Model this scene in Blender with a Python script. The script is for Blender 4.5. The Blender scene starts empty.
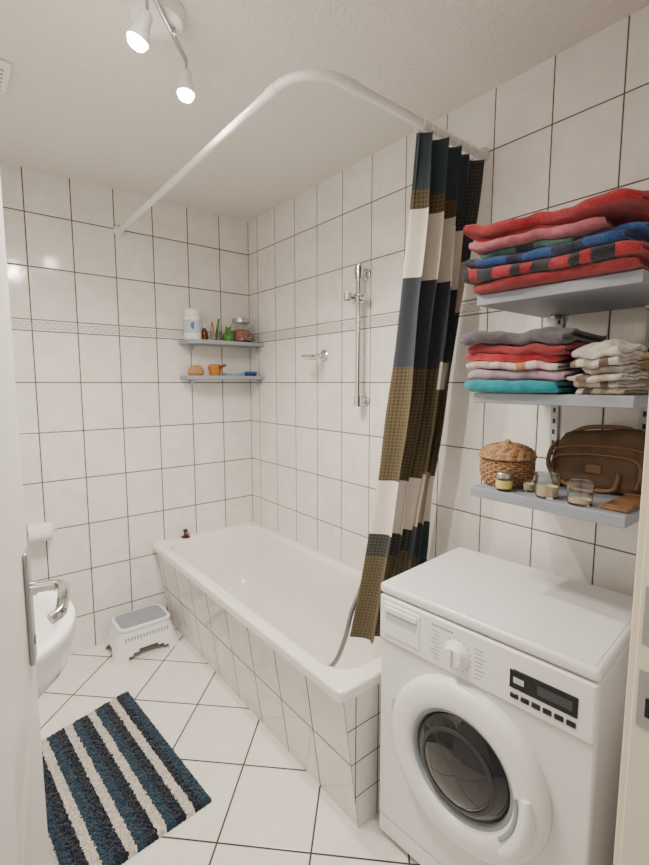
import bpy, bmesh, math, random
from mathutils import Vector, Matrix, noise
random.seed(3)
R=math.radians
H=1.446
XR=1.52; YB=2.657; XL=-0.30; ZC=2.45
# ---------------------------------------------------------------- materials
def newmat(name):
    m=bpy.data.materials.new(name); m.use_nodes=True
    nt=m.node_tree; b=nt.nodes['Principled BSDF']
    return m,nt,b
def N(nt,t,**k):
    n=nt.nodes.new(t)
    for a,v in k.items(): setattr(n,a,v)
    return n
def L(nt,a,b): nt.links.new(a,b)
def simple(name,col,rough=0.5,metal=0.0,bump=0,bscale=200,var=0.0,vscale=8,coat=0,spec=0.5,emis=None,es=0,trans=0,ior=1.45,sheen=0,bdist=.004):
    m,nt,b=newmat(name)
    b.inputs['Base Color'].default_value=(*col,1)
    b.inputs['Roughness'].default_value=rough
    b.inputs['Metallic'].default_value=metal
    b.inputs['Specular IOR Level'].default_value=spec
    b.inputs['Coat Weight'].default_value=coat
    b.inputs['IOR'].default_value=ior
    b.inputs['Transmission Weight'].default_value=trans
    b.inputs['Sheen Weight'].default_value=sheen
    if emis:
        b.inputs['Emission Color'].default_value=(*emis,1); b.inputs['Emission Strength'].default_value=es
    geo=N(nt,'ShaderNodeNewGeometry')
    if var>0:
        n=N(nt,'ShaderNodeTexNoise'); n.inputs['Scale'].default_value=vscale; n.inputs['Detail'].default_value=4
        L(nt,geo.outputs['Position'],n.inputs['Vector'])
        mr=N(nt,'ShaderNodeMapRange'); mr.inputs['From Min'].default_value=.3; mr.inputs['From Max'].default_value=.7
        mr.inputs['To Min'].default_value=1-var; mr.inputs['To Max'].default_value=1+var
        L(nt,n.outputs['Fac'],mr.inputs['Value'])
        vm=N(nt,'ShaderNodeVectorMath',operation='SCALE'); vm.inputs[0].default_value=col
        L(nt,mr.outputs['Result'],vm.inputs['Scale']); L(nt,vm.outputs['Vector'],b.inputs['Base Color'])
    if bump>0:
        n=N(nt,'ShaderNodeTexNoise'); n.inputs['Scale'].default_value=bscale; n.inputs['Detail'].default_value=3
        L(nt,geo.outputs['Position'],n.inputs['Vector'])
        bp=N(nt,'ShaderNodeBump'); bp.inputs['Strength'].default_value=bump; bp.inputs['Distance'].default_value=bdist
        L(nt,n.outputs['Fac'],bp.inputs['Height']); L(nt,bp.outputs['Normal'],b.inputs['Normal'])
    return m
def math_(nt,op,a,b=None,c=None):
    n=N(nt,'ShaderNodeMath',operation=op)
    for i,v in enumerate((a,b,c)):
        if v is None: continue
        if isinstance(v,(int,float)): n.inputs[i].default_value=v
        else: L(nt,v,n.inputs[i])
    return n.outputs[0]
def tile(name,U,V,uo,vo,w,h,g=0.005,col=(.83,.81,.78),grout=(.09,.08,.07),rough=.11,marb=.09):
    m,nt,b=newmat(name)
    geo=N(nt,'ShaderNodeNewGeometry')
    def coord(D,o,s):
        d=N(nt,'ShaderNodeVectorMath',operation='DOT_PRODUCT'); L(nt,geo.outputs['Position'],d.inputs[0]); d.inputs[1].default_value=D
        x=math_(nt,'SUBTRACT',d.outputs['Value'],o); x=math_(nt,'DIVIDE',x,s)
        f=math_(nt,'FRACT',x); fl=math_(nt,'FLOOR',x)
        i=math_(nt,'SUBTRACT',1.0,f); mn=math_(nt,'MINIMUM',f,i)
        return math_(nt,'MULTIPLY',mn,s),fl
    du,iu=coord(U,uo,w); dv,iv=coord(V,vo,h)
    d=math_(nt,'MINIMUM',du,dv)
    mr=N(nt,'ShaderNodeMapRange'); mr.inputs['From Min'].default_value=g*.4; mr.inputs['From Max'].default_value=g*.65
    L(nt,d,mr.inputs['Value']); mask=mr.outputs['Result']
    mr2=N(nt,'ShaderNodeMapRange'); mr2.inputs['From Min'].default_value=g*.3; mr2.inputs['From Max'].default_value=g*.5+.003
    mr2.interpolation_type='SMOOTHSTEP'
    L(nt,d,mr2.inputs['Value'])
    comb=N(nt,'ShaderNodeCombineXYZ'); L(nt,iu,comb.inputs[0]); L(nt,iv,comb.inputs[1])
    wn=N(nt,'ShaderNodeTexWhiteNoise'); L(nt,comb.outputs[0],wn.inputs['Vector'])
    off=N(nt,'ShaderNodeVectorMath',operation='MULTIPLY_ADD'); L(nt,wn.outputs['Color'],off.inputs[0]); off.inputs[1].default_value=(9,9,9)
    L(nt,geo.outputs['Position'],off.inputs[2])
    n=N(nt,'ShaderNodeTexNoise'); n.inputs['Scale'].default_value=7; n.inputs['Detail'].default_value=5; n.inputs['Distortion'].default_value=1.2
    L(nt,off.outputs[0],n.inputs['Vector'])
    v=N(nt,'ShaderNodeMapRange'); v.inputs['From Min'].default_value=.35; v.inputs['From Max'].default_value=.65
    v.inputs['To Min'].default_value=1-marb; v.inputs['To Max'].default_value=1.0; L(nt,n.outputs['Fac'],v.inputs['Value'])
    wv=math_(nt,'MULTIPLY_ADD',wn.outputs['Value'],.03,.985); vv=math_(nt,'MULTIPLY',v.outputs[0],wv)
    sc=N(nt,'ShaderNodeVectorMath',operation='SCALE'); sc.inputs[0].default_value=col; L(nt,vv,sc.inputs['Scale'])
    mix=N(nt,'ShaderNodeMix',data_type='RGBA'); L(nt,mask,mix.inputs[0]); mix.inputs[6].default_value=(*grout,1); L(nt,sc.outputs[0],mix.inputs[7])
    L(nt,mix.outputs[2],b.inputs['Base Color'])
    r=N(nt,'ShaderNodeMapRange'); L(nt,mask,r.inputs['Value']); r.inputs['To Min'].default_value=.85; r.inputs['To Max'].default_value=rough
    L(nt,r.outputs[0],b.inputs['Roughness'])
    n2=N(nt,'ShaderNodeTexNoise'); n2.inputs['Scale'].default_value=9; L(nt,off.outputs[0],n2.inputs['Vector'])
    hh=math_(nt,'MULTIPLY_ADD',n2.outputs['Fac'],.6,mr2.outputs[0])
    bp=N(nt,'ShaderNodeBump'); bp.inputs['Strength'].default_value=.75; bp.inputs['Distance'].default_value=.0015
    L(nt,hh,bp.inputs['Height']); L(nt,bp.outputs['Normal'],b.inputs['Normal'])
    return m
s2=math.sqrt(.5)
WH=.25; ZB=1.696; ZT=1.75
t_back_lo=tile('tile_back_lower',(1,0,0),(0,0,1),XR,ZB,.2,.25)
t_back_hi=tile('tile_back_upper',(1,0,0),(0,0,1),XR,ZT,.2,.25)
t_right_lo=tile('tile_right_lower',(0,1,0),(0,0,1),.95,ZB,.2,.25,g=.004)
t_right_hi=tile('tile_right_upper',(0,1,0),(0,0,1),.95,ZT,.2,.25,g=.004)
t_floor=tile('tile_floor',(s2,s2,0),(s2,-s2,0),1.261,-.478,.3,.3,g=.006,col=(.84,.815,.77),grout=(.05,.045,.04),rough=.2,marb=.06)
t_panel=tile('tile_panel',(0,1,0),(0,0,1),.984,.485,.2,.245,g=.0045,grout=(.04,.036,.03),rough=.07)
t_panelx=tile('tile_panel_end',(1,0,0),(0,0,1),.92,.485,.1,.1225,g=.0035,grout=(.04,.036,.03),rough=.07)
def border_mat(name,U,o):
    m,nt,b=newmat(name)
    geo=N(nt,'ShaderNodeNewGeometry')
    d=N(nt,'ShaderNodeVectorMath',operation='DOT_PRODUCT'); L(nt,geo.outputs['Position'],d.inputs[0]); d.inputs[1].default_value=U
    x=math_(nt,'DIVIDE',math_(nt,'SUBTRACT',d.outputs['Value'],o),.2)
    f=math_(nt,'FRACT',x); mn=math_(nt,'MINIMUM',f,math_(nt,'SUBTRACT',1.0,f))
    sep=N(nt,'ShaderNodeSeparateXYZ'); L(nt,geo.outputs['Position'],sep.inputs[0])
    zz=math_(nt,'SUBTRACT',sep.outputs[2],(ZB+ZT)/2)
    sw=math_(nt,'SINE',math_(nt,'MULTIPLY',x,12.566*1.5))
    dist=math_(nt,'ABSOLUTE',math_(nt,'SUBTRACT',zz,math_(nt,'MULTIPLY',sw,.010)))
    dist2=math_(nt,'ABSOLUTE',math_(nt,'ADD',zz,math_(nt,'MULTIPLY',sw,.010)))
    dm=math_(nt,'MINIMUM',dist,dist2)
    edge=math_(nt,'ABSOLUTE',math_(nt,'SUBTRACT',math_(nt,'ABSOLUTE',zz),.020))
    dm=math_(nt,'MINIMUM',dm,edge)
    mr=N(nt,'ShaderNodeMapRange'); L(nt,dm,mr.inputs['Value']); mr.inputs['From Min'].default_value=.001; mr.inputs['From Max'].default_value=.005
    mr.inputs['To Min'].default_value=1; mr.inputs['To Max'].default_value=0
    mix=N(nt,'ShaderNodeMix',data_type='RGBA'); L(nt,mr.outputs[0],mix.inputs[0]); mix.inputs[6].default_value=(.60,.59,.57,1); mix.inputs[7].default_value=(.84,.83,.81,1)
    gm=math_(nt,'GREATER_THAN',mn,.012)
    gz=math_(nt,'LESS_THAN',math_(nt,'ABSOLUTE',zz),.0255); gm=math_(nt,'MULTIPLY',gm,gz)
    mx=N(nt,'ShaderNodeMix',data_type='RGBA'); L(nt,gm,mx.inputs[0]); mx.inputs[6].default_value=(.14,.13,.12,1); L(nt,mix.outputs[2],mx.inputs[7])
    L(nt,mx.outputs[2],b.inputs['Base Color']); b.inputs['Roughness'].default_value=.2
    bp=N(nt,'ShaderNodeBump'); bp.inputs['Strength'].default_value=.8; bp.inputs['Distance'].default_value=.003
    L(nt,mr.outputs[0],bp.inputs['Height']); L(nt,bp.outputs['Normal'],b.inputs['Normal'])
    return m
bord_b=border_mat('border_back',(1,0,0),XR); bord_r=border_mat('border_right',(0,1,0),.95)
plaster=simple('plaster',(.81,.785,.75),.9,bump=1.0,bscale=110,bdist=.006)
white_paint=simple('white_door_paint',(.78,.765,.73),.35)
cream_paint=simple('cream_frame_paint',(.74,.67,.54),.4)
enamel=simple('white_enamel',(.86,.84,.80),.07,coat=.3)
ceramic=simple('ceramic_white',(.86,.86,.85),.08)
wplastic=simple('white_plastic',(.82,.82,.81),.3)
wmetal=simple('white_lacquer',(.78,.78,.78),.2)
gplastic=simple('grey_plastic',(.32,.35,.38),.5)
lgplastic=simple('light_grey_plastic',(.52,.55,.58),.45)
treadgrey=simple('tread_grey',(.27,.31,.36),.6)
chrome=simple('chrome',(.66,.66,.66),.12,1.0)
steel=simple('brushed_steel',(.5,.5,.5),.32,1.0)
hosemat=simple('hose_steel',(.28,.28,.29),.35,.8)
black=simple('black_gloss',(.012,.012,.015),.12)
rubber=simple('dark_rubber',(.03,.03,.035),.5)
darkglass=simple('dark_glass',(.010,.011,.013),.05,coat=.4)
glass=simple('clear_glass',(.95,.97,.96),.03,trans=1.0)
shelfgrey=simple('shelf_blue_grey',(.27,.30,.35),.45)
shelfedge=simple('shelf_edge_grey',(.30,.33,.38),.4)
wood=simple('wood_brown',(.20,.10,.045),.5,var=.3,vscale=30)
def terry(name,c,**k): return simple(name,c,.95,bump=1.0,bscale=330,var=.28,vscale=45,sheen=.3,spec=.15,bdist=.006,**k)
# ---------------------------------------------------------------- builder
class B:
    def __init__(s,name): s.name=name; s.v=[]; s.f=[]; s.m=[]; s.mats=[]
    def mi(s,mat):
        if mat not in s.mats: s.mats.append(mat)
        return s.mats.index(mat)
    def raw(s,vs,fs,mat,M=None):
        o=len(s.v)
        for p in vs:
            p=Vector(p); s.v.append(M@p if M else p)
        if isinstance(mat,list):
            for f,mm in zip(fs,mat): s.f.append([i+o for i in f]); s.m.append(s.mi(mm))
        else:
            k=s.mi(mat)
            for f in fs: s.f.append([i+o for i in f]); s.m.append(k)
    def box(s,lo,hi,mat,bev=0,seg=3,M=None):
        bm=bmesh.new(); bmesh.ops.create_cube(bm,size=1)
        c=[(a+b)/2 for a,b in zip(lo,hi)]; d=[abs(b-a) for a,b in zip(lo,hi)]
        for v in bm.verts: v.co=Vector((v.co.x*d[0]+c[0],v.co.y*d[1]+c[1],v.co.z*d[2]+c[2]))
        if bev>0: bmesh.ops.bevel(bm,geom=list(bm.edges),offset=min(bev,min(d)*.49),segments=seg,profile=.5,affect='EDGES')
        bm.verts.index_update()
        s.raw([v.co.copy() for v in bm.verts],[[v.index for v in f.verts] for f in bm.faces],mat,M); bm.free()
    def lathe(s,prof,mat,M=None,seg=36,sx=1,sy=1,cap=True):
        vs=[];fs=[];n=len(prof)
        for i in range(seg):
            a=2*math.pi*i/seg
            for r,z in prof: vs.append((r*math.cos(a)*sx,r*math.sin(a)*sy,z))
        for i in range(seg):
            j=(i+1)%seg
            for k in range(n-1): fs.append([i*n+k,j*n+k,j*n+k+1,i*n+k+1])
        if cap:
            if prof[0][0]>1e-5: fs.append([i*n for i in range(seg)][::-1])
            if prof[-1][0]>1e-5: fs.append([i*n+n-1 for i in range(seg)])
        s.raw(vs,fs,mat,M)
    def tube(s,pts,r,mat,seg=12,M=None,smooth_n=0,closed=False):
        pts=[Vector(p) for p in pts]
        if smooth_n:
            q=[]
            P=[pts[0]]+pts+[pts[-1]]
            for i in range(1,len(P)-2):
                for t in range(smooth_n):
                    t/=smooth_n; a,b,c,d=P[i-1],P[i],P[i+1],P[i+2]
                    q.append(.5*((2*b)+(-a+c)*t+(2*a-5*b+4*c-d)*t*t+(-a+3*b-3*c+d)*t**3))
            q.append(pts[-1]); pts=q
        rr=r if isinstance(r,(list,tuple)) else [r]*len(pts)
        if len(rr)!=len(pts): rr=[rr[0]+(rr[-1]-rr[0])*i/(len(pts)-1) for i in range(len(pts))]
        vs=[];fs=[];n=len(pts);up=None
        for i,p in enumerate(pts):
            if closed: t=(pts[(i+1)%n]-pts[i-1]).normalized()
            else: t=(pts[min(i+1,n-1)]-pts[max(i-1,0)]).normalized()
            if up is None: up=Vector((0,0,1)) if abs(t.z)<.9 else Vector((1,0,0))
            a=t.cross(up).normalized(); up=a.cross(t).normalized()
            for k in range(seg):
                th=2*math.pi*k/seg; vs.append(p+(a*math.cos(th)+up*math.sin(th))*rr[i])
        m=n if closed else n-1
        for i in range(m):
            j=(i+1)%n
            for k in range(seg):
                l=(k+1)%seg; fs.append([i*seg+k,i*seg+l,j*seg+l,j*seg+k])
        if not closed: fs.append(list(range(seg))[::-1]); fs.append([(n-1)*seg+k for k in range(seg)])
        s.raw(vs,fs,mat,M)
    def cyl(s,a,b,r,mat,seg=24,M=None): s.tube([a,b],r,mat,seg,M)
    def loft(s,rings,mat,cap0=False,cap1=False,M=None):
        vs=[];fs=[];n=len(rings[0])
        for r in rings: vs+=list(r)
        for i in range(len(rings)-1):
            for k in range(n):
                l=(k+1)%n; fs.append([i*n+k,i*n+l,(i+1)*n+l,(i+1)*n+k])
        if cap0: fs.append(list(range(n))[::-1])
        if cap1: fs.append([(len(rings)-1)*n+k for k in range(n)])
        s.raw(vs,fs,mat,M)
    def build(s,angle=38,wn=True,loc=None):
        me=bpy.data.meshes.new(s.name); 
        o=Vector((0,0,0))
        if s.v:
            lo=Vector([min(v[i] for v in s.v) for i in range(3)]); hi=Vector([max(v[i] for v in s.v) for i in range(3)])
            o=Vector(((lo.x+hi.x)/2,(lo.y+hi.y)/2,lo.z))
        me.from_pydata([tuple(v-o) for v in s.v],[],s.f)
        for m in s.mats: me.materials.append(m)
        for p,k in zip(me.polygons,s.m): p.material_index=k; p.use_smooth=True
        bm=bmesh.new(); bm.from_mesh(me); bmesh.ops.recalc_face_normals(bm,faces=bm.faces); bm.to_mesh(me); bm.free()
        me.set_sharp_from_angle(angle=R(angle)); me.update()
        ob=bpy.data.objects.new(s.name,me); ob.location=o; bpy.context.collection.objects.link(ob)
        if wn:
            w=ob.modifiers.new('wn','WEIGHTED_NORMAL'); w.keep_sharp=True
        return ob
def rrect(x0,x1,y0,y1,r,z,nc=8,ns=6):
    pts=[]; C=[(x1-r,y1-r,0),(x0+r,y1-r,90),(x0+r,y0+r,180),(x1-r,y0+r,270)]
    arcs=[[(cx+r*math.cos(R(a+90*i/nc)),cy+r*math.sin(R(a+90*i/nc))) for i in range(nc+1)] for cx,cy,a in C]
    for i in range(4):
        pts+=arcs[i]; a=arcs[i][-1]; b=arcs[(i+1)%4][0]
        for k in range(1,ns): t=k/ns; pts.append((a[0]+(b[0]-a[0])*t,a[1]+(b[1]-a[1])*t))
    return [Vector((x,y,z)) for x,y in pts]
def T(x,y,z): return Matrix.Translation((x,y,z))
def S(k): return Matrix.Scale(k,4)
def basis(o,ex,ey,ez):
    M=Matrix.Identity(4)
    for i,e in enumerate((ex,ey,ez)):
        for k in range(3): M[k][i]=e[k]
    for k in range(3): M[k][3]=o[k]
    return M
# ---------------------------------------------------------------- room
b=B('floor'); b.box((XL-.1,-.9,-.1),(XR+.1,YB+.1,0),t_floor); b.build(wn=False)
b=B('ceiling'); b.box((XL-.1,.09,ZC),(XR+.1,YB+.1,ZC+.1),plaster); b.build(wn=False)
b=B('wall_back'); b.box((XL-.1,YB,0),(XR+.1,YB+.1,ZT),t_back_lo); b.box((XL-.1,YB,ZT),(XR+.1,YB+.1,ZC),t_back_hi); b.build(wn=False)
b=B('wall_right'); b.box((XR,.09,0),(XR+.1,YB,ZT),t_right_lo); b.box((XR,.09,ZT),(XR+.1,YB,ZC),t_right_hi); b.build(wn=False)
b=B('wall_left'); b.box((XL-.1,.09,0),(XL,YB,ZB),t_right_lo); b.box((XL-.1,.09,ZB),(XL,YB,ZC),t_right_hi); b.build(wn=False)
b=B('wall_front'); b.box((.805,.09,0),(XR,.21,ZC),plaster); b.box((XL,.09,0),(-.11,.21,ZC),plaster); b.box((-.11,.09,2.03),(.805,.21,ZC),plaster); b.build(wn=False)
b=B('trim_1'); b.box((XL,YB-.002,ZB),(XR-.002,YB,ZT),bord_b); b.build(wn=False)
b=B('trim_2'); b.box((XR-.002,.21,ZB),(XR,YB,ZT),bord_r); b.build(wn=False)
# door frame
b=B('door_frame'); FX=.774
b.box((FX,.085,0),(FX+.032,.215,2.03),cream_paint,.003); b.box((FX+.015,.215,0),(FX+.08,.228,2.06),cream_paint,.003)
b.box((-.11,.085,0),(-.08,.215,2.03),cream_paint,.003); b.box((-.08,.085,2.0),(FX,.215,2.03),cream_paint,.003)
b.box((FX-.002,.165,.93),(FX+.002,.208,1.02),steel,.001); b.box((FX-.002,.165,1.06),(FX+.002,.208,1.15),steel,.001)
b.box((FX-.004,.18,.95),(FX-.0015,.197,.98),black,.001); b.cyl((FX-.003,.188,1.005),(FX,.188,1.005),.004,rubber); b.cyl((FX-.003,.188,1.135),(FX,.188,1.135),.004,rubber)
b.build()
# door leaf
hp=Vector((-.073,.225,0)); fe=Vector((.088,.985,0)); dd=(fe-hp).normalized(); nn=Vector((dd.y,-dd.x,0))
MD=basis(hp,dd,-nn,(0,0,1)); LN=(fe-hp).length
b=B('door_1')
b.box((0,0,.008),(LN,.04,1.99),white_paint,.003,M=MD)
px=LN-.055
b.box((px-.02,-.008,.95),(px+.02,0,1.155),steel,.004,M=MD)
b.cyl((px,-.016,1.085),(px,-.004,1.085),.013,chrome,M=MD)
b.tube([(px,-.01,1.085),(px,-.035,1.085),(px-.004,-.05,1.085),(px-.02,-.058,1.085),(px-.07,-.06,1.085),(px-.105,-.058,1.08),(px-.118,-.045,1.075)],.0095,chrome,smooth_n=5,M=MD)
b.cyl((px,-.0095,.99),(px,-.007,.99),.008,black,M=MD)
b.box((LN-.001,.012,.93),(LN+.002,.03,1.16),steel,M=MD)
b.build()
# ---------------------------------------------------------------- bathtub
TX0=.842; TY0=.968; TZ=.52
b=B('bathtub')
rings=[]
X1=XR-.002; Y1=YB-.002
rings.append(rrect(TX0+.012,X1,TY0+.012,Y1,.03,TZ-.04))
rings.append(rrect(TX0+.001,X1,TY0+.001,Y1,.03,TZ-.037))
rings.append(rrect(TX0,X1,TY0,Y1,.03,TZ-.010))
rings.append(rrect(TX0+.003,X1,TY0+.003,Y1,.03,TZ-.003))
rings.append(rrect(TX0+.010,X1-.004,TY0+.010,Y1-.004,.03,TZ))
rings.append(rrect(TX0+.048,X1-.045,TY0+.06,Y1-.05,.10,TZ-.001))
rings.append(rrect(TX0+.056,X1-.053,TY0+.068,Y1-.058,.11,TZ-.005))
rings.append(rrect(TX0+.062,X1-.058,TY0+.076,Y1-.066,.11,TZ-.016))
for t in [.05,.15,.3,.45,.6,.72,.82,.9,.96,1.0]:
    dep=.016+(.41-.016)*t
    ins=.045*t+ .09*max(0,(t-.65)/.35)**2.4
    nearin=.20*t+.12*max(0,(t-.65)/.35)**2.4
    farin=.07*t+.10*max(0,(t-.65)/.35)**2.4
    rings.append(rrect(TX0+.062+ins,X1-.058-ins,TY0+.076+nearin,Y1-.066-farin,.11+.02*t,TZ-dep))
b.loft(rings,enamel,cap1=True)
pt=.866; pb=.935; yn=.984; th=.02
b.raw([(pt,yn,TZ-.035),(pb,yn,0),(pb,Y1,0),(pt,Y1,TZ-.035),(pt+th,yn,TZ-.035),(pb+th,yn,0),(pb+th,Y1,0),(pt+th,Y1,TZ-.035)],
 [[0,1,2,3],[7,6,5,4],[0,3,7,4],[1,5,6,2],[3,2,6,7]],t_panel)
b.raw([(pt,yn,TZ-.035),(pb,yn,0),(X1,yn,0),(X1,yn,TZ-.035),(pt+th,yn+th,TZ-.035),(pb+th,yn+th,0),(X1,yn+th,0),(X1,yn+th,TZ-.035)],
 [[0,1,2,3],[7,6,5,4],[0,3,7,4],[1,5,6,2],[0,4,5,1]],t_panelx)
b.lathe([(0,.002),(.03,.002),(.033,.0)],chrome,T(1.18,2.28,TZ-.409))
b.build(angle=50)
b=B('bath_plug_knob')
b.lathe([(.026,0),(.028,.003),(.023,.008),(.010,.012),(.008,.03),(.014,.034),(.014,.044),(.007,.05),(0,.05)],rubber,T(1.035,2.62,TZ-.001),seg=24)
b.cyl((1.035,2.605,TZ+.03),(1.035,2.58,TZ+.028),.008,simple('copper_red',(.35,.08,.04),.3,.6)); b.build()
# ---------------------------------------------------------------- curtain rail
ZR=2.243; RX=.742; RY=.995
b=B('shower_curtain_rail'); pts=[(RX,YB-.003,ZR)]
rad=.13
pts.append((RX,RY+rad+.25,ZR))
for i in range(13):
    a=R(180+90*i/12); pts.append((RX+rad+rad*math.cos(a),RY+rad+rad*math.sin(a),ZR))
pts.append((RX+rad+.2,RY,ZR)); pts.append((XR-.003,RY,ZR))
b.tube(pts,.0135,wplastic,20)
b.lathe([(.028,0),(.028,.008),(.02,.02),(.0135,.03)],wplastic,T(RX,YB-.001,ZR)@Matrix.Rotation(R(90),4,'X'))
b.lathe([(.028,0),(.028,.008),(.02,.02),(.0135,.03)],wplastic,T(XR-.001,RY,ZR)@Matrix.Rotation(R(-90),4,'Y'))
b.tube([(RX,RY+rad+.045,ZR),(RX,RY+rad-.0,ZR)],.0154,wplastic,20); b.tube([(RX+rad-.0,RY,ZR),(RX+rad+.045,RY,ZR)],.0154,wplastic,20)
b.build()
# ---------------------------------------------------------------- curtain
def fabric(name,c,dots=None,ds_=.0125):
    m,nt,bs=newmat(name); bs.inputs['Roughness'].default_value=.75; bs.inputs['Sheen Weight'].default_value=.15
    bs.inputs['Base Color'].default_value=(*c,1)
    if dots:
        uv=N(nt,'ShaderNodeUVMap'); vm=N(nt,'ShaderNodeVectorMath',operation='SCALE'); L(nt,uv.outputs[0],vm.inputs[0]); vm.inputs['Scale'].default_value=1/ds_
        fr=N(nt,'ShaderNodeVectorMath',operation='FRACTION'); L(nt,vm.outputs[0],fr.inputs[0])
        ds=N(nt,'ShaderNodeVectorMath',operation='DISTANCE'); L(nt,fr.outputs[0],ds.inputs[0]); ds.inputs[1].default_value=(.5,.5,0)
        lt=math_(nt,'LESS_THAN',ds.outputs['Value'],.29)
        mx=N(nt,'ShaderNodeMix',data_type='RGBA'); L(nt,lt,mx.inputs[0]); mx.inputs[6].default_value=(*c,1); mx.inputs[7].default_value=(*dots,1)
        L(nt,mx.outputs[2],bs.inputs['Base Color'])
    return m
c_teal=fabric('curtain_teal',(.022,.042,.053)); c_slate=fabric('curtain_slate',(.030,.037,.05)); c_olive=fabric('curtain_olive_dots',(.105,.080,.035),(.035,.028,.015))
c_tealdot=fabric('curtain_navy_dots',(.018,.022,.026),(.075,.07,.045))
c_white=fabric('curtain_white',(.68,.63,.57)); c_cream=fabric('curtain_cream',(.50,.43,.36)); c_brown=fabric('curtain_brown',(.085,.068,.05))
bandsA=[(2.06,c_teal),(1.995,c_olive),(1.79,c_white),(1.50,c_slate),(1.08,c_olive),(.875,c_white),(.79,c_tealdot),(0,c_olive)]
bandsB=[(2.03,c_teal),(1.97,c_tealdot),(1.77,c_white),(1.52,c_slate),(1.42,c_white),(1.10,c_olive),(.90,c_cream),(.76,c_slate),(0,c_olive)]
bandsC=[(2.0,c_tealdot),(1.88,c_slate),(1.70,c_cream),(1.53,c_teal),(1.36,c_brown),(1.08,c_olive),(.90,c_white),(0,c_teal)]
def band(tab,z):
    for zz,m in tab:
        if z>=zz: return m
    return tab[-1][1]
NU=280; NV=180; me=bpy.data.meshes.new('shower_curtain'); vs=[];fs=[];mi=[]
cm=[c_teal,c_slate,c_olive,c_tealdot,c_white,c_cream,c_brown]
ZC0=2.215; LC=1.77
for j in range(NV+1):
    t=j/NV; z=ZC0-t*LC
    xl=1.165+.05*math.sin(t*math.pi)-.012*t*t; xr=1.485-.062*t
    yl=.985+.26*t**1.05; yr=.99+.21*t**1.1
    for i in range(NU+1):
        u=i/NU
        w=u+.016*math.sin(u*9+t*2.6)
        ph=2*math.pi*4.7*w+.9*math.sin(t*2.4+u*4)
        A=.027+.016*min(1,t*3)
        x=xl+(xr-xl)*u+.012*math.sin(2*ph+.5)*(.5+.5*t)
        y=yl+(yr-yl)*u+A*math.sin(ph)*(1-.3*math.sin(u*17+t*1.5))+.014*noise.noise(Vector((u*7,t*5,1)))
        vs.append((x,y,z+.006*math.sin(u*11+t)*t))
for j in range(NV):
    z=ZC0-(j+.5)/NV*LC
    for i in range(NU):
        u=(i+.5)/NU
        tab=bandsA if u<.58 else (bandsB if u<.82 else bandsC)
        fs.append([j*(NU+1)+i,j*(NU+1)+i+1,(j+1)*(NU+1)+i+1,(j+1)*(NU+1)+i]); mi.append(cm.index(band(tab,z)))
me.from_pydata(vs,[],fs)
for m in cm: me.materials.append(m)
uvl=me.uv_layers.new(name='UVMap')
for p,k in zip(me.polygons,mi):
    p.material_index=k; p.use_smooth=True
    for li in p.loop_indices:
        v=me.loops[li].vertex_index; uvl.data[li].uv=((v%(NU+1))/NU*1.0,vs[v][2])
cur=bpy.data.objects.new('shower_curtain',me); bpy.context.collection.objects.link(cur)
sd=cur.modifiers.new('s','SOLIDIFY'); sd.thickness=.0012
b=B('curtain_rings')
for i in range(9):
    x=1.18+i*.034; M=T(x,RY,ZR-.004)@Matrix.Rotation(R(90+random.uniform(-12,12)),4,'Z')
    b.tube([(.022*math.cos(a*math.pi/8),0,.024*math.sin(a*math.pi/8)) for a in range(16)],.0018,wplastic,8,M=M,closed=True)
b.build()
# ---------------------------------------------------------------- shower rail & holder
b=B('shower_riser_rail'); y=1.577; x=XR-.05
b.cyl((x,y,1.34),(x,y,1.975),.013,chrome)
for z in (1.36,1.94):
    b.cyl((XR-.001,y,z),(x+.002,y,z),.013,chrome); b.lathe([(.026,0),(.026,.006),(.017,.012)],chrome,T(XR-.001,y,z)@Matrix.Rotation(R(-90),4,'Y'))
    b.cyl((x,y,z-.025),(x,y,z+.025),.020,chrome)
b.lathe([(0,0),(.015,0),(.0155,.008),(0,.012)],chrome,T(x,y,1.973))
b.box((x-.024,y-.022,1.80),(x+.020,y+.022,1.85),chrome,.009)
b.cyl((x,y-.015,1.825),(x,y-.05,1.825),.014,chrome)
b.tube([(x-.01,y,1.825),(x-.045,y+.012,1.831)],.013,chrome); b.lathe([(.017,-.016),(.019,.016),(.013,.016),(.012,-.016)],chrome,T(x-.055,y+.014,1.832),cap=False)
b.build()
b=B('soap_dish_holder'); y=1.885; z=1.585
b.lathe([(.030,0),(.030,.006),(.022,.014),(.010,.018)],chrome,T(XR-.001,y,z)@Matrix.Rotation(R(-90),4,'Y'))
b.tube([(XR-.01,y,z),(XR-.04,y,z),(XR-.055,y,z-.006)],.009,chrome,smooth_n=4)
b.tube([(XR-.095+.044*math.cos(a*math.pi/12),y+.044*math.sin(a*math.pi/12),z-.008) for a in range(24)],.006,chrome,8,closed=True)
b.lathe([(0,-.026),(.028,-.024),(.040,-.006),(.044,.001),(.041,.001),(.028,-.018),(0,-.021)],glass,T(XR-.095,y,z-.002))
b.build()
b=B('shower_hose')
b.tube([(1.515,1.40,.80),(1.47,1.40,.80),(1.42,1.38,.76),(1.34,1.345,.70),(1.279,1.33,.62),(1.215,1.33,.51),(1.175,1.33,.40),(1.16,1.38,.28),(1.18,1.5,.19),(1.20,1.62,.145),(1.24,1.74,.128),(1.26,1.84,.128)],.0095,hosemat,10,smooth_n=8)
b.lathe([(.022,0),(.022,.012),(.012,.02)],chrome,T(XR-.001,1.40,.80)@Matrix.Rotation(R(-90),4,'Y'))
b.build()
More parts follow.
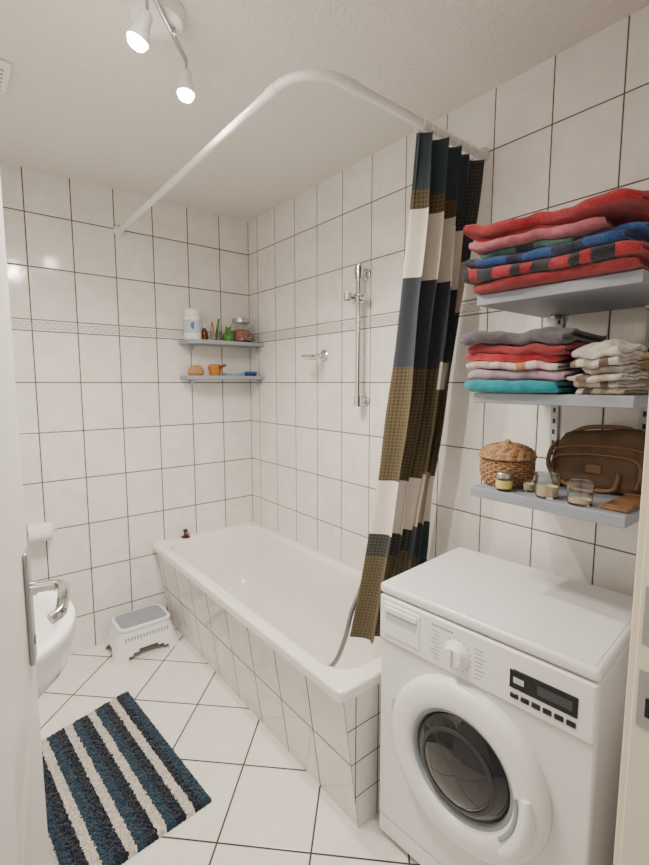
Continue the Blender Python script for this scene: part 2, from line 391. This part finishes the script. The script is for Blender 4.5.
# ---------------------------------------------------------------- corner shelf
sx0=1.045; syf=YB-.175; zu=1.668; zl0=1.466
for k,z in enumerate((zu,zl0)):
    b=B('corner_shelf')
    poly=[(sx0,YB-.001),(sx0+.0,YB-.10),(sx0+.02,YB-.13),(sx0+.05,syf+.02),(sx0+.10,syf),(XR-.001,syf),(XR-.001,YB-.001)]
    n=len(poly)
    b.raw([(x,y,z) for x,y in poly]+[(x,y,z+.02) for x,y in poly],[list(range(n))[::-1],[n+i for i in range(n)]]+[[i,(i+1)%n,n+(i+1)%n,n+i] for i in range(n)],shelfedge)
    b.box((sx0+.06,YB-.02,z-.03),(sx0+.085,YB-.001,z),steel,.002)
    b.box((XR-.02,syf+.04,z-.03),(XR-.001,syf+.065,z),steel,.002)
    b.build()
zt=zu+.0205; zl=zl0+.0205
label=simple('label_blue',(.10,.22,.4),.5); red_c=simple('potpourri',(.35,.12,.08),.8,var=.8,vscale=90); grn=simple('green_leaf',(.05,.20,.03),.6,var=.4,vscale=60)
amber=simple('amber_glass',(.12,.04,.01),.1); orange=simple('orange_sponge',(.55,.23,.05),.8,bump=1,bscale=150); bluep=simple('blue_plastic',(.02,.12,.4),.35)
b=B('lotion_bottle'); M=T(1.105,YB-.07,zt)@S(1.28)
b.lathe([(0,0),(.034,0),(.038,.004),(.038,.098),(.035,.108),(.033,.11)],wplastic,M); b.lathe([(.033,.11),(.035,.112),(.035,.132),(.032,.136),(0,.136)],wplastic,M)
b.lathe([(.0384,.03),(.0387,.031),(.0387,.088),(.0384,.089)],simple('label_pale',(.5,.6,.7),.5),M,cap=False)
b.lathe([(0,0),(.016,0),(.016,.001),(0,.001)],label,M@T(-.012,-.0375,.062)@Matrix.Rotation(R(18),4,'Z')@Matrix.Rotation(R(90),4,'X'),seg=20); b.build()
b=B('amber_bottle'); M=T(1.18,YB-.06,zt)@S(1.2)
b.lathe([(0,0),(.016,0),(.017,.003),(.017,.045),(.008,.058),(.008,.066)],amber,M,seg=20); b.lathe([(.0095,.064),(.0095,.08),(0,.08)],wplastic,M,seg=20); b.build()
b=B('glass_tumbler_with_brush'); M=T(1.228,YB-.11,zt)@S(1.3)
b.lathe([(0,0),(.022,0),(.026,.07),(.0245,.07),(.021,.004),(0,.004)],glass,M,seg=24)
b.tube([(0,0,.006),(.01,0,.06),(.02,.004,.10)],.005,grn,M=M); b.tube([(0,.008,.006),(-.012,0,.06),(-.02,-.004,.085)],.005,orange,M=M); b.build()
b=B('green_soap_figure'); M=T(1.300,YB-.13,zt)@S(1.45); b.lathe([(0,0),(.02,0),(.024,.01),(.022,.025),(.012,.034),(.014,.042),(.011,.052),(0,.056)],grn,M,seg=20); b.lathe([(0,0),(.006,.003),(0,.01)],grn,M@T(.008,0,.052),seg=10); b.lathe([(0,0),(.006,.003),(0,.01)],grn,M@T(-.008,0,.052),seg=10); b.build()
b=B('potpourri_jar'); M=T(1.402,YB-.10,zt)@S(1.35)
b.lathe([(0,0),(.042,0),(.047,.006),(.047,.072),(.04,.085),(.038,.09),(.0365,.09),(.038,.083),(.045,.071),(.045,.008),(0,.004)],glass,M)
b.lathe([(0,.0055),(.0435,.008),(.0435,.05),(.03,.056),(0,.06)],red_c,M); b.lathe([(.041,.088),(.041,.104),(.038,.107),(0,.107)],steel,M)
random.seed(8)
petal=simple('dried_petal',(.5,.35,.25),.8)
for k in range(26):
    a=random.uniform(0,6.28); zz=random.uniform(.012,.055)
    b.lathe([(0,-.007),(.007,0),(0,.007)],[red_c,orange,petal][k%3],M@T(.037*math.cos(a),.037*math.sin(a),zz),seg=8)
b.build()
b=B('pumice_stone'); M=T(1.115,YB-.075,zl); b.lathe([(0,0),(.03,0),(.038,.014),(.034,.04),(.02,.058),(0,.062)],simple('beige_sponge',(.45,.28,.14),.9,bump=1,bscale=200),M,sx=1.3); b.build()
b=B('bath_brush'); M=T(1.235,YB-.09,zl)@Matrix.Rotation(R(-75),4,'Z')
b.lathe([(0,0),(.028,0),(.032,.012),(.042,.055),(.03,.066),(0,.07)],orange,M@T(-.01,0,0)); b.tube([(.01,0,.05),(.05,0,.055),(.085,0,.06)],[.01,.008],wood,M=M); b.build()
b=B('soap_tray'); M=T(1.345,YB-.11,zl)@S(1.15)
b.lathe([(0,0),(.04,0),(.05,.014),(.048,.016),(.038,.004),(0,.004)],simple('light_blue_dish',(.35,.55,.65),.3),M,sx=1.25,sy=.85); b.box((-.025,-.015,.0045),(.025,.015,.022),simple('soap_white',(.75,.7,.6),.4),.006,M=M); b.build()
b=B('nail_brush'); b.box((1.425,YB-.12,zl+.010),(1.50,YB-.08,zl+.028),bluep,.006); b.box((1.43,YB-.117,zl),(1.495,YB-.083,zl+.011),rubber,.002); b.build()
# ---------------------------------------------------------------- towel shelves
SX=1.135; SY0=.352; SY1=.745
shz=[1.662,1.398,1.132]
for z in shz:
    b=B('wall_shelf'); b.box((SX,SY0,z-.008),(XR-.0125,SY1,z+.02),shelfgrey,.003)
    for yy in (.69,.44): b.box((XR-.06,yy-.007,z-.02),(XR-.0125,yy+.007,z-.008),steel,.002)
    b.build()
b=B('shelf_upright_rails')
for yy in (.69,.44): 
    b.box((XR-.012,yy-.0125,1.05),(XR-.0005,yy+.0125,1.78),lgplastic,.002)
    for k in range(20): b.box((XR-.0126,yy-.004,1.07+k*.035),(XR-.0118,yy+.004,1.085+k*.035),rubber)
b.build()
def ribbon(bl,path,t,y0,y1,mats,ny=26,seed=0,amp=.004):
    path=[Vector(p) for p in path]; n=len(path)
    A=[];C=[]
    for i in range(n):
        d=(path[min(i+1,n-1)]-path[max(i-1,0)]).normalized(); nm=Vector((-d.y,d.x))
        A.append(path[i]+nm*t/2); C.append(path[i]-nm*t/2)
    loop=A+C[::-1]; m=len(loop); vs=[];fs=[];fm=[]
    for j in range(ny+1):
        v=j/ny; y=y0+(y1-y0)*v; e=1-max(0,abs(v-.5)*2-.90)/.10*.45
        for k,p in enumerate(loop):
            c=path[k if k<n else 2*n-1-k]
            q=c+(p-c)*e
            nz=noise.noise(Vector((q.x*9+seed,y*9,q.y*14+seed))); n2=noise.noise(Vector((q.x*35+seed,y*35,q.y*30)))
            n3=noise.noise(Vector((q.x*5,seed*3.1,q.y*20))); n4=noise.noise(Vector((seed*2.7,y*6,1)))
            vs.append((q.x+amp*1.6*nz+amp*.5*n2+amp*2.2*n4,y+amp*3.2*n3,q.y+amp*.55*(nz+abs(nz))*.5+amp*.3*n2))
    for j in range(ny):
        mt=mats[int(j/ny*len(mats))] if isinstance(mats,list) else mats
        for k in range(m):
            l=(k+1)%m; fs.append([j*m+k,j*m+l,(j+1)*m+l,(j+1)*m+k]); fm.append(mt)
    e0=mats[0] if isinstance(mats,list) else mats; e1=mats[-1] if isinstance(mats,list) else mats
    for base,e in ((0,e0),(ny*m,e1)):
        for i in range(n-1): fs.append([base+i,base+i+1,base+m-2-i,base+m-1-i]); fm.append(e)
    bl.raw(vs,fs,fm)
def towel(bl,x0,x1,y0,y1,z0,h,mats,layers=2,seed=0,amp=.004,ny=30):
    t=h/layers*.95; st=h/layers; pts=[]
    for l in range(layers):
        z=z0+st*(l+.5)
        xs=[x1-(x1-x0-st*.5)*k/12 for k in range(13)]
        if l%2==1: xs=xs[::-1]
        pts+=[(x,z) for x in xs]
        if l<layers-1:
            front=(l%2==0); cx=xs[-1]; 
            for a in range(1,6):
                th=-90+180*a/6
                pts.append((cx+(-1 if front else 1)*st*.5*math.cos(R(th)),z+st*.5+st*.5*math.sin(R(th))))
    ribbon(bl,pts,t,y0,y1,mats,seed=seed,amp=amp,ny=ny)
def rumple(bl,zb,droop,k=.10,yr=.76,ss=0,sc=1.0):
    for v in bl.v:
        h=v.z-zb
        f=1-droop*max(0,(yr-v.y))/.4+k*noise.noise(Vector((v.x*7+ss,v.y*9,ss)))+k*.6*noise.noise(Vector((v.x*18+ss,v.y*22,ss+4)))
        v.x+=.016*noise.noise(Vector((v.y*8,h*16,ss+9)))*min(1,h/.03)
        v.y+=.014*noise.noise(Vector((v.x*8,h*22,ss+19)))*min(1,h/.03)
        v.z=zb+h*f*sc
red=terry('terry_red',(.38,.022,.035)); dred=terry('terry_dark_red',(.29,.022,.03)); pink=terry('terry_pink',(.46,.13,.17)); blue=terry('terry_blue',(.018,.07,.24)); navy=terry('terry_navy',(.015,.02,.055))
green=terry('terry_green',(.05,.15,.12)); blk=terry('terry_black',(.02,.02,.03)); greyp=terry('terry_grey_purple',(.12,.105,.125)); lil=terry('terry_lilac',(.44,.29,.37)); lpink=terry('terry_light_pink',(.58,.34,.35))
teal=terry('terry_teal',(.0,.25,.31)); wht=terry('terry_white',(.64,.60,.55)); bei=terry('terry_beige',(.47,.40,.30)); yel=terry('terry_yellow',(.56,.45,.24)); brn=terry('terry_brown',(.20,.14,.10)); org=terry('terry_orange',(.52,.24,.11))
z=shz[0]+.021
b=B('towel_stack')
towel(b,1.115,1.44,.362,.750,z,.032,dred,2,1,amp=.006)
towel(b,1.10,1.43,.352,.768,z+.033,.036,[red,red,blk,blk,red,blk,red,red,blk,blk,red,blk,red,red,blk,blk,red,blk],2,2,ny=54,amp=.006)
towel(b,1.10,1.42,.37,.748,z+.070,.030,[blue,blue,navy,navy,blue,blue,navy,blue,blue,navy],2,3,ny=50,amp=.007)
towel(b,1.115,1.43,.36,.735,z+.101,.020,[blue,blue,navy,green,green,navy,green,green],2,4,ny=48,amp=.007)
towel(b,1.095,1.42,.43,.760,z+.122,.026,[pink],2,5,amp=.007)
towel(b,1.11,1.42,.44,.750,z+.149,.018,[red],1,7,amp=.007)
towel(b,1.10,1.42,.352,.765,z+.168,.030,red,2,6,amp=.008)
rumple(b,z,.20,.10,ss=1,sc=.89)
b.build(angle=60,wn=False)
z=shz[1]+.021
b=B('towel_stack')
towel(b,1.115,1.40,.512,.760,z,.034,teal,2,11,amp=.006)
towel(b,1.12,1.40,.505,.762,z+.035,.026,lil,2,12,amp=.006)
towel(b,1.115,1.40,.51,.757,z+.062,.020,[wht,lpink,wht,org,wht,lpink,wht,bei,lpink,wht],2,13,ny=40,amp=.006)
towel(b,1.115,1.39,.505,.765,z+.083,.020,red,1,14,amp=.006)
towel(b,1.12,1.39,.50,.764,z+.103,.024,dred,2,15,amp=.006)
towel(b,1.11,1.38,.498,.772,z+.128,.034,greyp,2,16,amp=.008)
rumple(b,z,.10,.09,ss=5)
b.build(angle=60,wn=False)
b=B('washcloth_pile')
hs=[(.016,[bei,wht,bei,wht,brn,wht]),(.018,[wht,brn,wht,wht,bei,wht]),(.014,[wht,bei,wht,brn,wht]),(.020,[wht,wht,bei,wht]),(.018,[wht,brn,wht,bei,wht,brn]),(.026,wht)]
zz=z
random.seed(5)
for i,(h,m) in enumerate(hs):
    towel(b,1.13+random.uniform(-.016,.018),1.27,.383+random.uniform(-.012,.012),.482+random.uniform(-.015,.006),zz,h,m,2,20+i,ny=28,amp=.009); zz+=h+.0005
rumple(b,z,.0,.32,ss=11,sc=.93)
b2=B('washcloth_pile'); zz=z
for i,(h,m) in enumerate([(.02,wht),(.02,[bei,wht,bei]),(.022,wht),(.024,yel),(.020,[yel,org,yel])]):
    towel(b2,1.30,1.43,.36+random.uniform(0,.015),.468,zz,h,m,2,40+i,ny=28,amp=.009); zz+=h+.0005
rumple(b2,z,.0,.25,ss=15,sc=.9)
b.build(angle=70,wn=False); b2.build(angle=70,wn=False)
# lower shelf items
z=shz[2]+.0205
def wick():
    m,nt,bs=newmat('wicker'); geo=N(nt,'ShaderNodeTexCoord')
    n=N(nt,'ShaderNodeTexNoise'); n.inputs['Scale'].default_value=120; L(nt,geo.outputs['Object'],n.inputs['Vector'])
    cr=N(nt,'ShaderNodeValToRGB'); cr.color_ramp.elements[0].position=.3; cr.color_ramp.elements[1].position=.7; cr.color_ramp.elements[0].color=(.18,.085,.035,1); cr.color_ramp.elements[1].color=(.46,.28,.14,1)
    L(nt,n.outputs['Fac'],cr.inputs[0]); L(nt,cr.outputs[0],bs.inputs['Base Color']); bs.inputs['Roughness'].default_value=.7; return m
wk=wick(); wkd=simple('wicker_dark',(.09,.035,.012),.8)
b=B('wicker_basket'); M=T(1.235,.692,z)
def prof(zz):
    h=[(0,.052),(.012,.062),(.03,.069),(.05,.071),(.068,.069),(.078,.067)]
    for (a,ra),(c,rc) in zip(h,h[1:]):
        if zz<=c: return ra+(rc-ra)*(zz-a)/(c-a)
    return .067
ns_=34; rows=[.004+k*.0068 for k in range(11)]
def weave(bl,zz,r,k,nst=ns_,am=.0022,rad_=.0038):
    n=nst*4; pts=[]
    for i in range(n):
        a=2*math.pi*i/n; rr=r+am*math.sin(a*nst/2+math.pi*k); pts.append((rr*math.cos(a),rr*math.sin(a),zz))
    bl.tube(pts,rad_,wk,6,M=M,closed=True)
for k,zz in enumerate(rows): weave(b,zz,prof(zz),k)
for i in range(ns_):
    a=2*math.pi*(i+.5)/ns_; b.tube([((prof(zz)-.0005)*math.cos(a),(prof(zz)-.0005)*math.sin(a),zz) for zz in (0.001,.015,.035,.055,.078)],.0024,wkd,6,M=M)
weave(b,.083,.0735,0,rad_=.0055,am=.001)
for k in range(9):
    a=k/9*math.pi/2; r=.071*math.cos(a); zz=.089+.030*math.sin(a)
    if r>.006: weave(b,zz,r,k,nst=max(8,int(34*r/.071)//2*2),am=.0014,rad_=.0044)
b.lathe([(0,.002),(.050,.004),(.066,.04),(.065,.078),(.069,.085),(.066,.092),(.05,.108),(.02,.119),(0,.121)],wkd,M)
b.lathe([(0,.118),(.008,.119),(.009,.127),(.004,.132),(0,.132)],wk,M,seg=14)
b.build(angle=80,wn=False)
leather=simple('brown_canvas',(.12,.075,.045),.7,bump=.5,bscale=300,var=.2,vscale=20); leather2=simple('tan_leather',(.19,.10,.05),.45); 
b=B('toiletry_bag')
MB=T(1.39,.50,z)@Matrix.Rotation(R(4),4,'Z')
rg=[]
for k,(zz,hx,hy) in enumerate([(0,.045,.105),(.004,.055,.115),(.03,.062,.122),(.08,.060,.122),(.12,.052,.115),(.145,.038,.105),(.158,.022,.092),(.163,.008,.084)]):
    rg.append([Vector((p.x+.007*noise.noise(p*22+Vector((k,0,0))),p.y+.006*noise.noise(p*15+Vector((0,k,3))),p.z-(.012*(p.y/.12) if zz>.1 else 0))) for p in rrect(-hx,hx,-hy,hy,min(hx*.9,.04),zz)])
b.loft(rg,leather,True,True,M=MB)
b.tube([(-.052,-.108,.118),(-.060,-.06,.126),(-.060,.05,.120),(-.052,.108,.104)],.003,leather2,8,smooth_n=5,M=MB)
b.tube([(-.06,-.1,.022),(-.068,-.09,.098),(-.068,.09,.090),(-.06,.1,.022)],.004,leather2,8,smooth_n=6,M=MB)
b.tube([(-.02,.108,.125),(-.05,.118,.10),(-.068,.112,.05),(-.075,.06,.012),(-.075,0,.007),(-.07,-.05,.015),(-.068,-.06,.06)],.006,leather2,8,smooth_n=6,M=MB)
b.tube([(0,-.095,.155),(0,-.05,.172),(0,.04,.168),(0,.09,.142)],.006,leather2,8,smooth_n=6,M=MB)
b.box((-.0685,-.02,.05),(-.06,.02,.075),leather2,.003,M=MB)
b.build(angle=60)
wax=simple('wax_cream',(.75,.62,.4),.5); waxp=simple('wax_pink',(.6,.2,.2),.5)
labelw=simple('label_white_red',(.7,.55,.5),.5)
def jar(name,x,y,r,h,fill,fillh,lid=None,lab=None):
    b=B(name); M=T(x,y,z)
    b.lathe([(0,0),(r*.85,0),(r*.92,.003),(r,h),(r-.0022,h),(r*.88,.005),(0,.005)],glass,M,seg=28)
    b.lathe([(0,.0055),(r*.82,.0058),(r*.84,fillh),(0,fillh)],fill,M,seg=24)
    b.lathe([(r*1.01,h-.001),(r*1.03,h+.0005),(r*.95,h+.0005),(r*.93,h-.001),(r*1.01,h-.001)],glass,M,seg=28,cap=False)
    if lid: b.lathe([(r*1.03,h-.002),(r*1.03,h+.010),(r*.95,h+.012),(0,h+.012)],lid,M,seg=28)
    if lab: b.lathe([(r*1.0,h*.2),(r*1.03,h*.22),(r*1.03,h*.75),(r*1.0,h*.77)],lab,M,cap=False,seg=28)
    b.build()
jar('candle_jar',1.158,.655,.021,.038,yel,.03,steel,simple('label_yellow',(.6,.5,.15),.5))
jar('candle_glass',1.175,.545,.030,.060,wax,.030,None,None)
jar('tealight_glass',1.168,.462,.030,.056,wax,.014)
jar('votive_candle',1.20,.607,.016,.03,wax,.022)
b=B('wooden_tray'); b.box((1.16,.357,z),(1.32,.415,z+.010),wood,.003); b.box((1.16,.357,z+.010),(1.165,.415,z+.014),wood,.001); b.box((1.315,.357,z+.01),(1.32,.415,z+.014),wood,.001); b.build()
# ---------------------------------------------------------------- washing machine
ph=R(4.5); MW=basis((.970,.930,0),(math.sin(ph),-math.cos(ph),0),(math.cos(ph),math.sin(ph),0),(0,0,1))
W=.592; D=.44
b=B('washing_machine')
b.box((0,.006,.02),(W,D,.815),wmetal,.008,M=MW)
for fx in (.05,W-.05):
    for fy in (.05,D-.05): b.cyl((fx,fy,0),(fx,fy,.03),.02,rubber,M=MW)
b.box((-.002,-.008,.818),(W+.002,D+.0,.85),wmetal,.012,4,M=MW)
b.box((.012,.004,.8505),(W-.012,D-.012,.8515),wmetal,.0004,1,M=MW)
b.box((.001,-.009,.675),(W-.001,.02,.8145),wplastic,.008,M=MW)
b.box((.001,.000,.085),(W-.001,.02,.672),wmetal,.006,M=MW)
b.box((.001,.002,.022),(W-.001,.02,.082),wplastic,.005,M=MW)
b.box((.016,-.0125,.695),(.150,.0,.80),wplastic,.006,M=MW)
b.box((.028,-.0132,.745),(.138,-.012,.783),lgplastic,.0005,M=MW)
b.box((.028,-.017,.772),(.138,-.012,.788),wplastic,.002,M=MW)
b.box((.185,-.0098,.79),(.25,-.0088,.794),gplastic,M=MW)
MK=MW@T(.262,-.009,.737)@Matrix.Rotation(R(90),4,'X')
b.lathe([(.037,0),(.037,.004),(.033,.007),(.029,.008),(.027,.022),(.024,.025),(0,.025)],wplastic,MK,seg=40)
b.box((-.003,-.024,.02),(.003,.024,.0285),lgplastic,.002,M=MK)
for k in range(16):
    a=R(-150+k*20); c,s_=math.cos(a+R(90)),math.sin(a+R(90))
    b.box((c*.043-.0016,s_*.043-.0016,-.0002),(c*.043+.0016,s_*.043+.0016,.0008),gplastic,M=MK)
for side in (-1,1):
    for k in range(8):
        zz=-.038+k*.0108; wd=.018+.01*((k*7)%3)/2
        x0=.052 if side>0 else -.052-wd
        b.box((x0,zz,-.0002),(x0+wd,zz+.0022,.0006),gplastic,M=MK)
b.box((.405,-.0115,.722),(.556,-.007,.770),black,.002,M=MW)
b.box((.415,-.0122,.738),(.44,-.0113,.752),lgplastic,M=MW); b.box((.47,-.0119,.735),(.545,-.0113,.757),simple('lcd_grey',(.05,.06,.065),.3),M=MW)
for k in range(6): b.box((.408+k*.0252,-.0125,.698),(.408+k*.0252+.02,-.008,.711),black,.002,M=MW)
MO=MW@T(.288,.0,.440)@Matrix.Rotation(R(90),4,'X')
b.lathe([(.226,0),(.227,.012),(.222,.026),(.212,.034),(.196,.038),(.175,.040),(.158,.038),(.150,.030),(.146,.018)],wplastic,MO,seg=72,cap=False)
b.lathe([(.148,.024),(.142,.026),(.137,.020),(.134,.006)],gplastic,MO,seg=64,cap=False)
b.lathe([(.136,.014),(.131,.020),(.112,.032),(.085,.042),(.05,.048),(0,.050)],darkglass,MO,seg=64,cap=False)
b.lathe([(.108,.036),(.104,.0385),(.100,.0395),(.096,.0395)],rubber,MO,seg=64,cap=False)
hp_=[]
for k in range(9):
    a=R(-46+k*7.5); hp_.append((.186*math.cos(a),.186*math.sin(a),.044-.004*abs(k-4)/4))
b.tube(hp_,[.010,.016,.019,.020,.020,.020,.019,.016,.010],wplastic,16,M=MO)
hp_=[(.160*math.cos(R(-40+k*6.5)),.160*math.sin(R(-40+k*6.5)),.037) for k in range(9)]
b.tube(hp_,.006,gplastic,10,M=MO)
b.box((.232,-.06,.0),(.24,.06,.003),lgplastic,.001,M=MO@Matrix.Rotation(R(180),4,'Z'))
b.build(angle=40)
# ---------------------------------------------------------------- wash basin
b=B('washbasin')
cx,cy=-.038,1.36; ax,ay=.255,.275; zr=.85
def ell(fx,fy,z,dx=0,n=64):
    out=[]
    for i in range(n):
        a=2*math.pi*i/n; x=cx+dx+ax*fx*math.cos(a); 
        x=max(x,XL+.002); out.append(Vector((x,cy+ay*fy*math.sin(a),z)))
    return out
b.loft([ell(.45,.4,.60,-.08),ell(.62,.58,.635,-.05),ell(.80,.78,.68,-.03),ell(.92,.92,.74),ell(.985,.985,.80),ell(1,1,.83),ell(1,1,.843),ell(.985,.985,zr),ell(.92,.92,zr+.001),ell(.86,.86,zr-.006),ell(.82,.82,zr-.03),ell(.74,.72,zr-.08),ell(.55,.52,zr-.125),ell(.2,.2,zr-.14)],ceramic,True,True)
b.box((XL+.001,cy-.2,.70),(XL+.13,cy+.2,zr+.008),ceramic,.02)
b.cyl((XL+.16,cy,.615),(XL+.16,cy,.48),.02,chrome); b.tube([(XL+.16,cy,.48),(XL+.16,cy,.42),(XL+.10,cy,.42),(XL+.002,cy,.46)],.018,chrome,smooth_n=5)
b.cyl((XL+.07,cy,zr+.005),(XL+.07,cy,zr+.09),.02,chrome); b.tube([(XL+.07,cy,zr+.06),(XL+.15,cy,zr+.075),(XL+.19,cy,zr+.06)],.011,chrome,smooth_n=4); b.box((XL+.05,cy-.012,zr+.09),(XL+.13,cy+.012,zr+.105),chrome,.004)
b.build(angle=60)
# ---------------------------------------------------------------- toilet roll
b=B('toilet_roll_holder'); x=.295; zr2=.715
paper=simple('paper',(.82,.81,.79),.9,bump=.3,bscale=120)
yy=YB-.075
b.lathe([(.02,-.05),(.043,-.05),(.045,-.048),(.045,.048),(.043,.05),(.02,.05),(.02,-.05)],paper,T(x-.01,yy,zr2)@Matrix.Rotation(R(90),4,'Y'),cap=False)
b.tube([(x-.075,YB-.004,zr2+.02),(x-.075,yy,zr2+.02),(x-.07,yy,zr2+.008),(x-.055,yy,zr2),(x+.06,yy,zr2)],.005,chrome,smooth_n=4)
b.lathe([(.022,0),(.022,.006),(.012,.012)],chrome,T(x-.075,YB-.001,zr2+.02)@Matrix.Rotation(R(90),4,'X'))
b.build()
# ---------------------------------------------------------------- step stool
b=B('step_stool')
x0,x1,y0,y1=.548,.90,2.385,2.645; hz=.15
nz=12; xm=(x0+x1)/2; ym=(y0+y1)/2
vs=[];fs=[]
rgs=[ [p for p in rrect(x0+.045*t,x1-.045*t,y0+.035*t,y1-.035*t,.045,hz*t,nc=8,ns=24)] for t in [k/nz for k in range(nz+1)]]
n=len(rgs[0])
for r in rgs: vs+=[tuple(p) for p in r]
for i in range(nz):
    for k in range(n):
        l=(k+1)%n; c=(rgs[i][k]+rgs[i+1][l])/2
        onlong=abs(c.y-ym)>.07 and abs(c.x-xm)<.11; onshort=abs(c.x-xm)>.12 and abs(c.y-ym)<.065
        h=0
        if onlong: h=.05*math.sqrt(max(0,1-((c.x-xm)/.11)**2))
        if onshort: h=.05*math.sqrt(max(0,1-((c.y-ym)/.065)**2))
        if c.z<h: continue
        fs.append([i*n+k,i*n+l,(i+1)*n+l,(i+1)*n+k])
b.raw(vs,fs,wplastic)
tx0,tx1,ty0,ty1=x0+.038,x1-.038,y0+.028,y1-.028
b.loft([rrect(tx0+.006,tx1-.006,ty0+.006,ty1-.006,.04,hz-.004),rrect(tx0,tx1,ty0,ty1,.042,hz+.002),rrect(tx0,tx1,ty0,ty1,.042,hz+.010),rrect(tx0+.006,tx1-.006,ty0+.006,ty1-.006,.038,hz+.014)],wplastic,cap0=True,cap1=True)
b.loft([rrect(tx0+.016,tx1-.016,ty0+.016,ty1-.016,.030,hz+.0142),rrect(tx0+.018,tx1-.018,ty0+.018,ty1-.018,.028,hz+.0165)],treadgrey,cap1=True)
for i in range(12):
    for j in range(8):
        b.lathe([(.004,0),(.0035,.0018),(0,.002)],gplastic,T(tx0+.036+i*.0186,ty0+.034+j*.0195,hz+.0164),seg=8)
for i in range(15):
    zz0=.088; yf=y0+.035*((zz0+.030)/hz); b.box((x0+.062+i*.0155,yf-.0045,zz0),(x0+.069+i*.0155,yf+.002,zz0+.030),treadgrey,.001)
b.build()
# ---------------------------------------------------------------- rug
def shag(name,c): return simple(name,c,1.0,bump=1.0,bscale=260,var=.4,vscale=150,sheen=.25,spec=.1,bdist=.006)
rt=shag('rug_teal',(.012,.040,.068)); rn=shag('rug_navy',(.007,.013,.028)); rw=shag('rug_white',(.64,.60,.53))
c1=Vector((.545,2.145,0)); c2=Vector((.605,1.372,0)); ey=(c1-c2); ly=ey.length; ey.normalize(); ex=Vector((-ey.y,ey.x,0))
wr=.52
st=[(.036,rt),(.028,rn),(.030,rw),(.034,rn),(.032,rt),(.030,rw),(.034,rn),(.032,rt),(.030,rw),(.034,rn),(.032,rt),(.030,rw),(.034,rn),(.03,rt),(.030,rw),(.2,rn)]
def stripe(x):
    for w_,m in st:
        if x<w_: return m
        x-=w_
    return rn
b=B('bath_rug'); nx,ny=180,240; vs=[];fs=[];fm=[]
for j in range(ny+1):
    for i in range(nx+1):
        u=i/nx*wr; v=j/ny*ly; ed=min(u,wr-u,v,ly-v); hgt=.017*min(1,(ed/.008))**.5
        q=Vector((u*150,v*150,0)); d=noise.noise(q)*.008+noise.noise(q*.35)*.004 if ed>0 else 0
        jx=noise.noise(Vector((u*200,v*200,7)))*.004; jy=noise.noise(Vector((u*200,v*200,17)))*.004
        p=c2+ex*(u+jx)+ey*(v+jy-.20*u*v/ly); vs.append((p.x,p.y,.001+max(0,hgt+d*min(1,ed/.01))))
for j in range(ny):
    for i in range(nx):
        uu=(i+.5)/nx*wr+.0035*noise.noise(Vector((i*.35,j*.45,5)))
        fs.append([j*(nx+1)+i,j*(nx+1)+i+1,(j+1)*(nx+1)+i+1,(j+1)*(nx+1)+i]); fm.append(stripe(max(0,uu)))
b.raw(vs,fs,fm); b.build(angle=180,wn=False)
# ---------------------------------------------------------------- ceiling spotlight
b=B('ceiling_spotlight')
bulb=simple('bulb_glow',(1,1,1),.3,emis=(1,.90,.76),es=140)
A0=Vector((.27,1.035,2.40)); A1=Vector((.615,1.428,2.41)); mid=Vector((.50,1.345,ZC))
b.lathe([(.075,0),(.075,-.014),(.066,-.032),(.03,-.038),(0,-.038)],wplastic,T(*mid)); b.cyl((.54,1.335,ZC-.03),(.54,1.335,2.40),.008,steel)
b.tube([A0,A0.lerp(A1,.5),A1],.0065,steel,14)
heads=[(A1,Vector((-.08,-.05,-1)),.03),(A0.lerp(A1,.46),Vector((-.30,.20,-.9)),.07),(A0,Vector((.2,.1,-1)),.045)]
for P,d,dr in heads:
    d=d.normalized(); P=Vector(P); q=d.to_track_quat('Z','Y').to_matrix().to_4x4()
    b.cyl(P,P+Vector((0,0,-dr)),.004,steel,12); c=P+Vector((0,0,-dr))
    b.lathe([(0,0),(.012,0),(.016,.006),(.017,.03),(.025,.055),(.026,.068),(.0245,.068),(.022,.055)],wplastic,T(*c)@q,seg=28)
    b.lathe([(0,.058),(.0225,.060),(.0238,.072),(.018,.082),(0,.086)],bulb,T(*c)@q,seg=24)
b.build()
for i,(P,d,dr) in enumerate(heads):
    d=d.normalized(); l=bpy.data.lights.new('spot_bulb','SPOT'); l.energy=[66,66,44][i]; l.spot_size=R(172); l.spot_blend=1.0; l.shadow_soft_size=.025; l.color=(1,.885,.765)
    o=bpy.data.objects.new('spot_bulb',l); bpy.context.collection.objects.link(o); o.location=Vector(P)+Vector((0,0,-dr))+d*.096; o.rotation_euler=(-d).to_track_quat('Z','Y').to_euler()
b=B('ceiling_vent'); b.box((.03,1.84,ZC-.02),(.215,2.02,ZC-.0005),wplastic,.006)
for k in range(6): b.box((.05,1.86+k*.025,ZC-.0215),(.195,1.87+k*.025,ZC-.019),gplastic)
b.build()
l=bpy.data.lights.new('hallway_fill_light','AREA'); l.energy=11; l.size=.6; l.color=(1,.93,.84)  # unseen area light added behind the camera as fill, not an actual fixture
o=bpy.data.objects.new('hallway_fill_light',l); bpy.context.collection.objects.link(o); o.location=(.3,-.6,2.2); o.rotation_euler=(R(50),0,0)
w=bpy.data.worlds.new('world'); bpy.context.scene.world=w; w.use_nodes=True; w.node_tree.nodes['Background'].inputs[0].default_value=(1,.95,.88,1); w.node_tree.nodes['Background'].inputs[1].default_value=.35
# ---------------------------------------------------------------- camera
cd=bpy.data.cameras.new('camera'); cam=bpy.data.objects.new('camera',cd); bpy.context.collection.objects.link(cam)
cd.sensor_fit='HORIZONTAL'; cd.sensor_width=36; cd.lens=460/649*36; cd.clip_start=.01
cam.location=(0,0,H); cam.rotation_euler=(R(90-6.2),0,R(-38.84)); bpy.context.scene.camera=cam
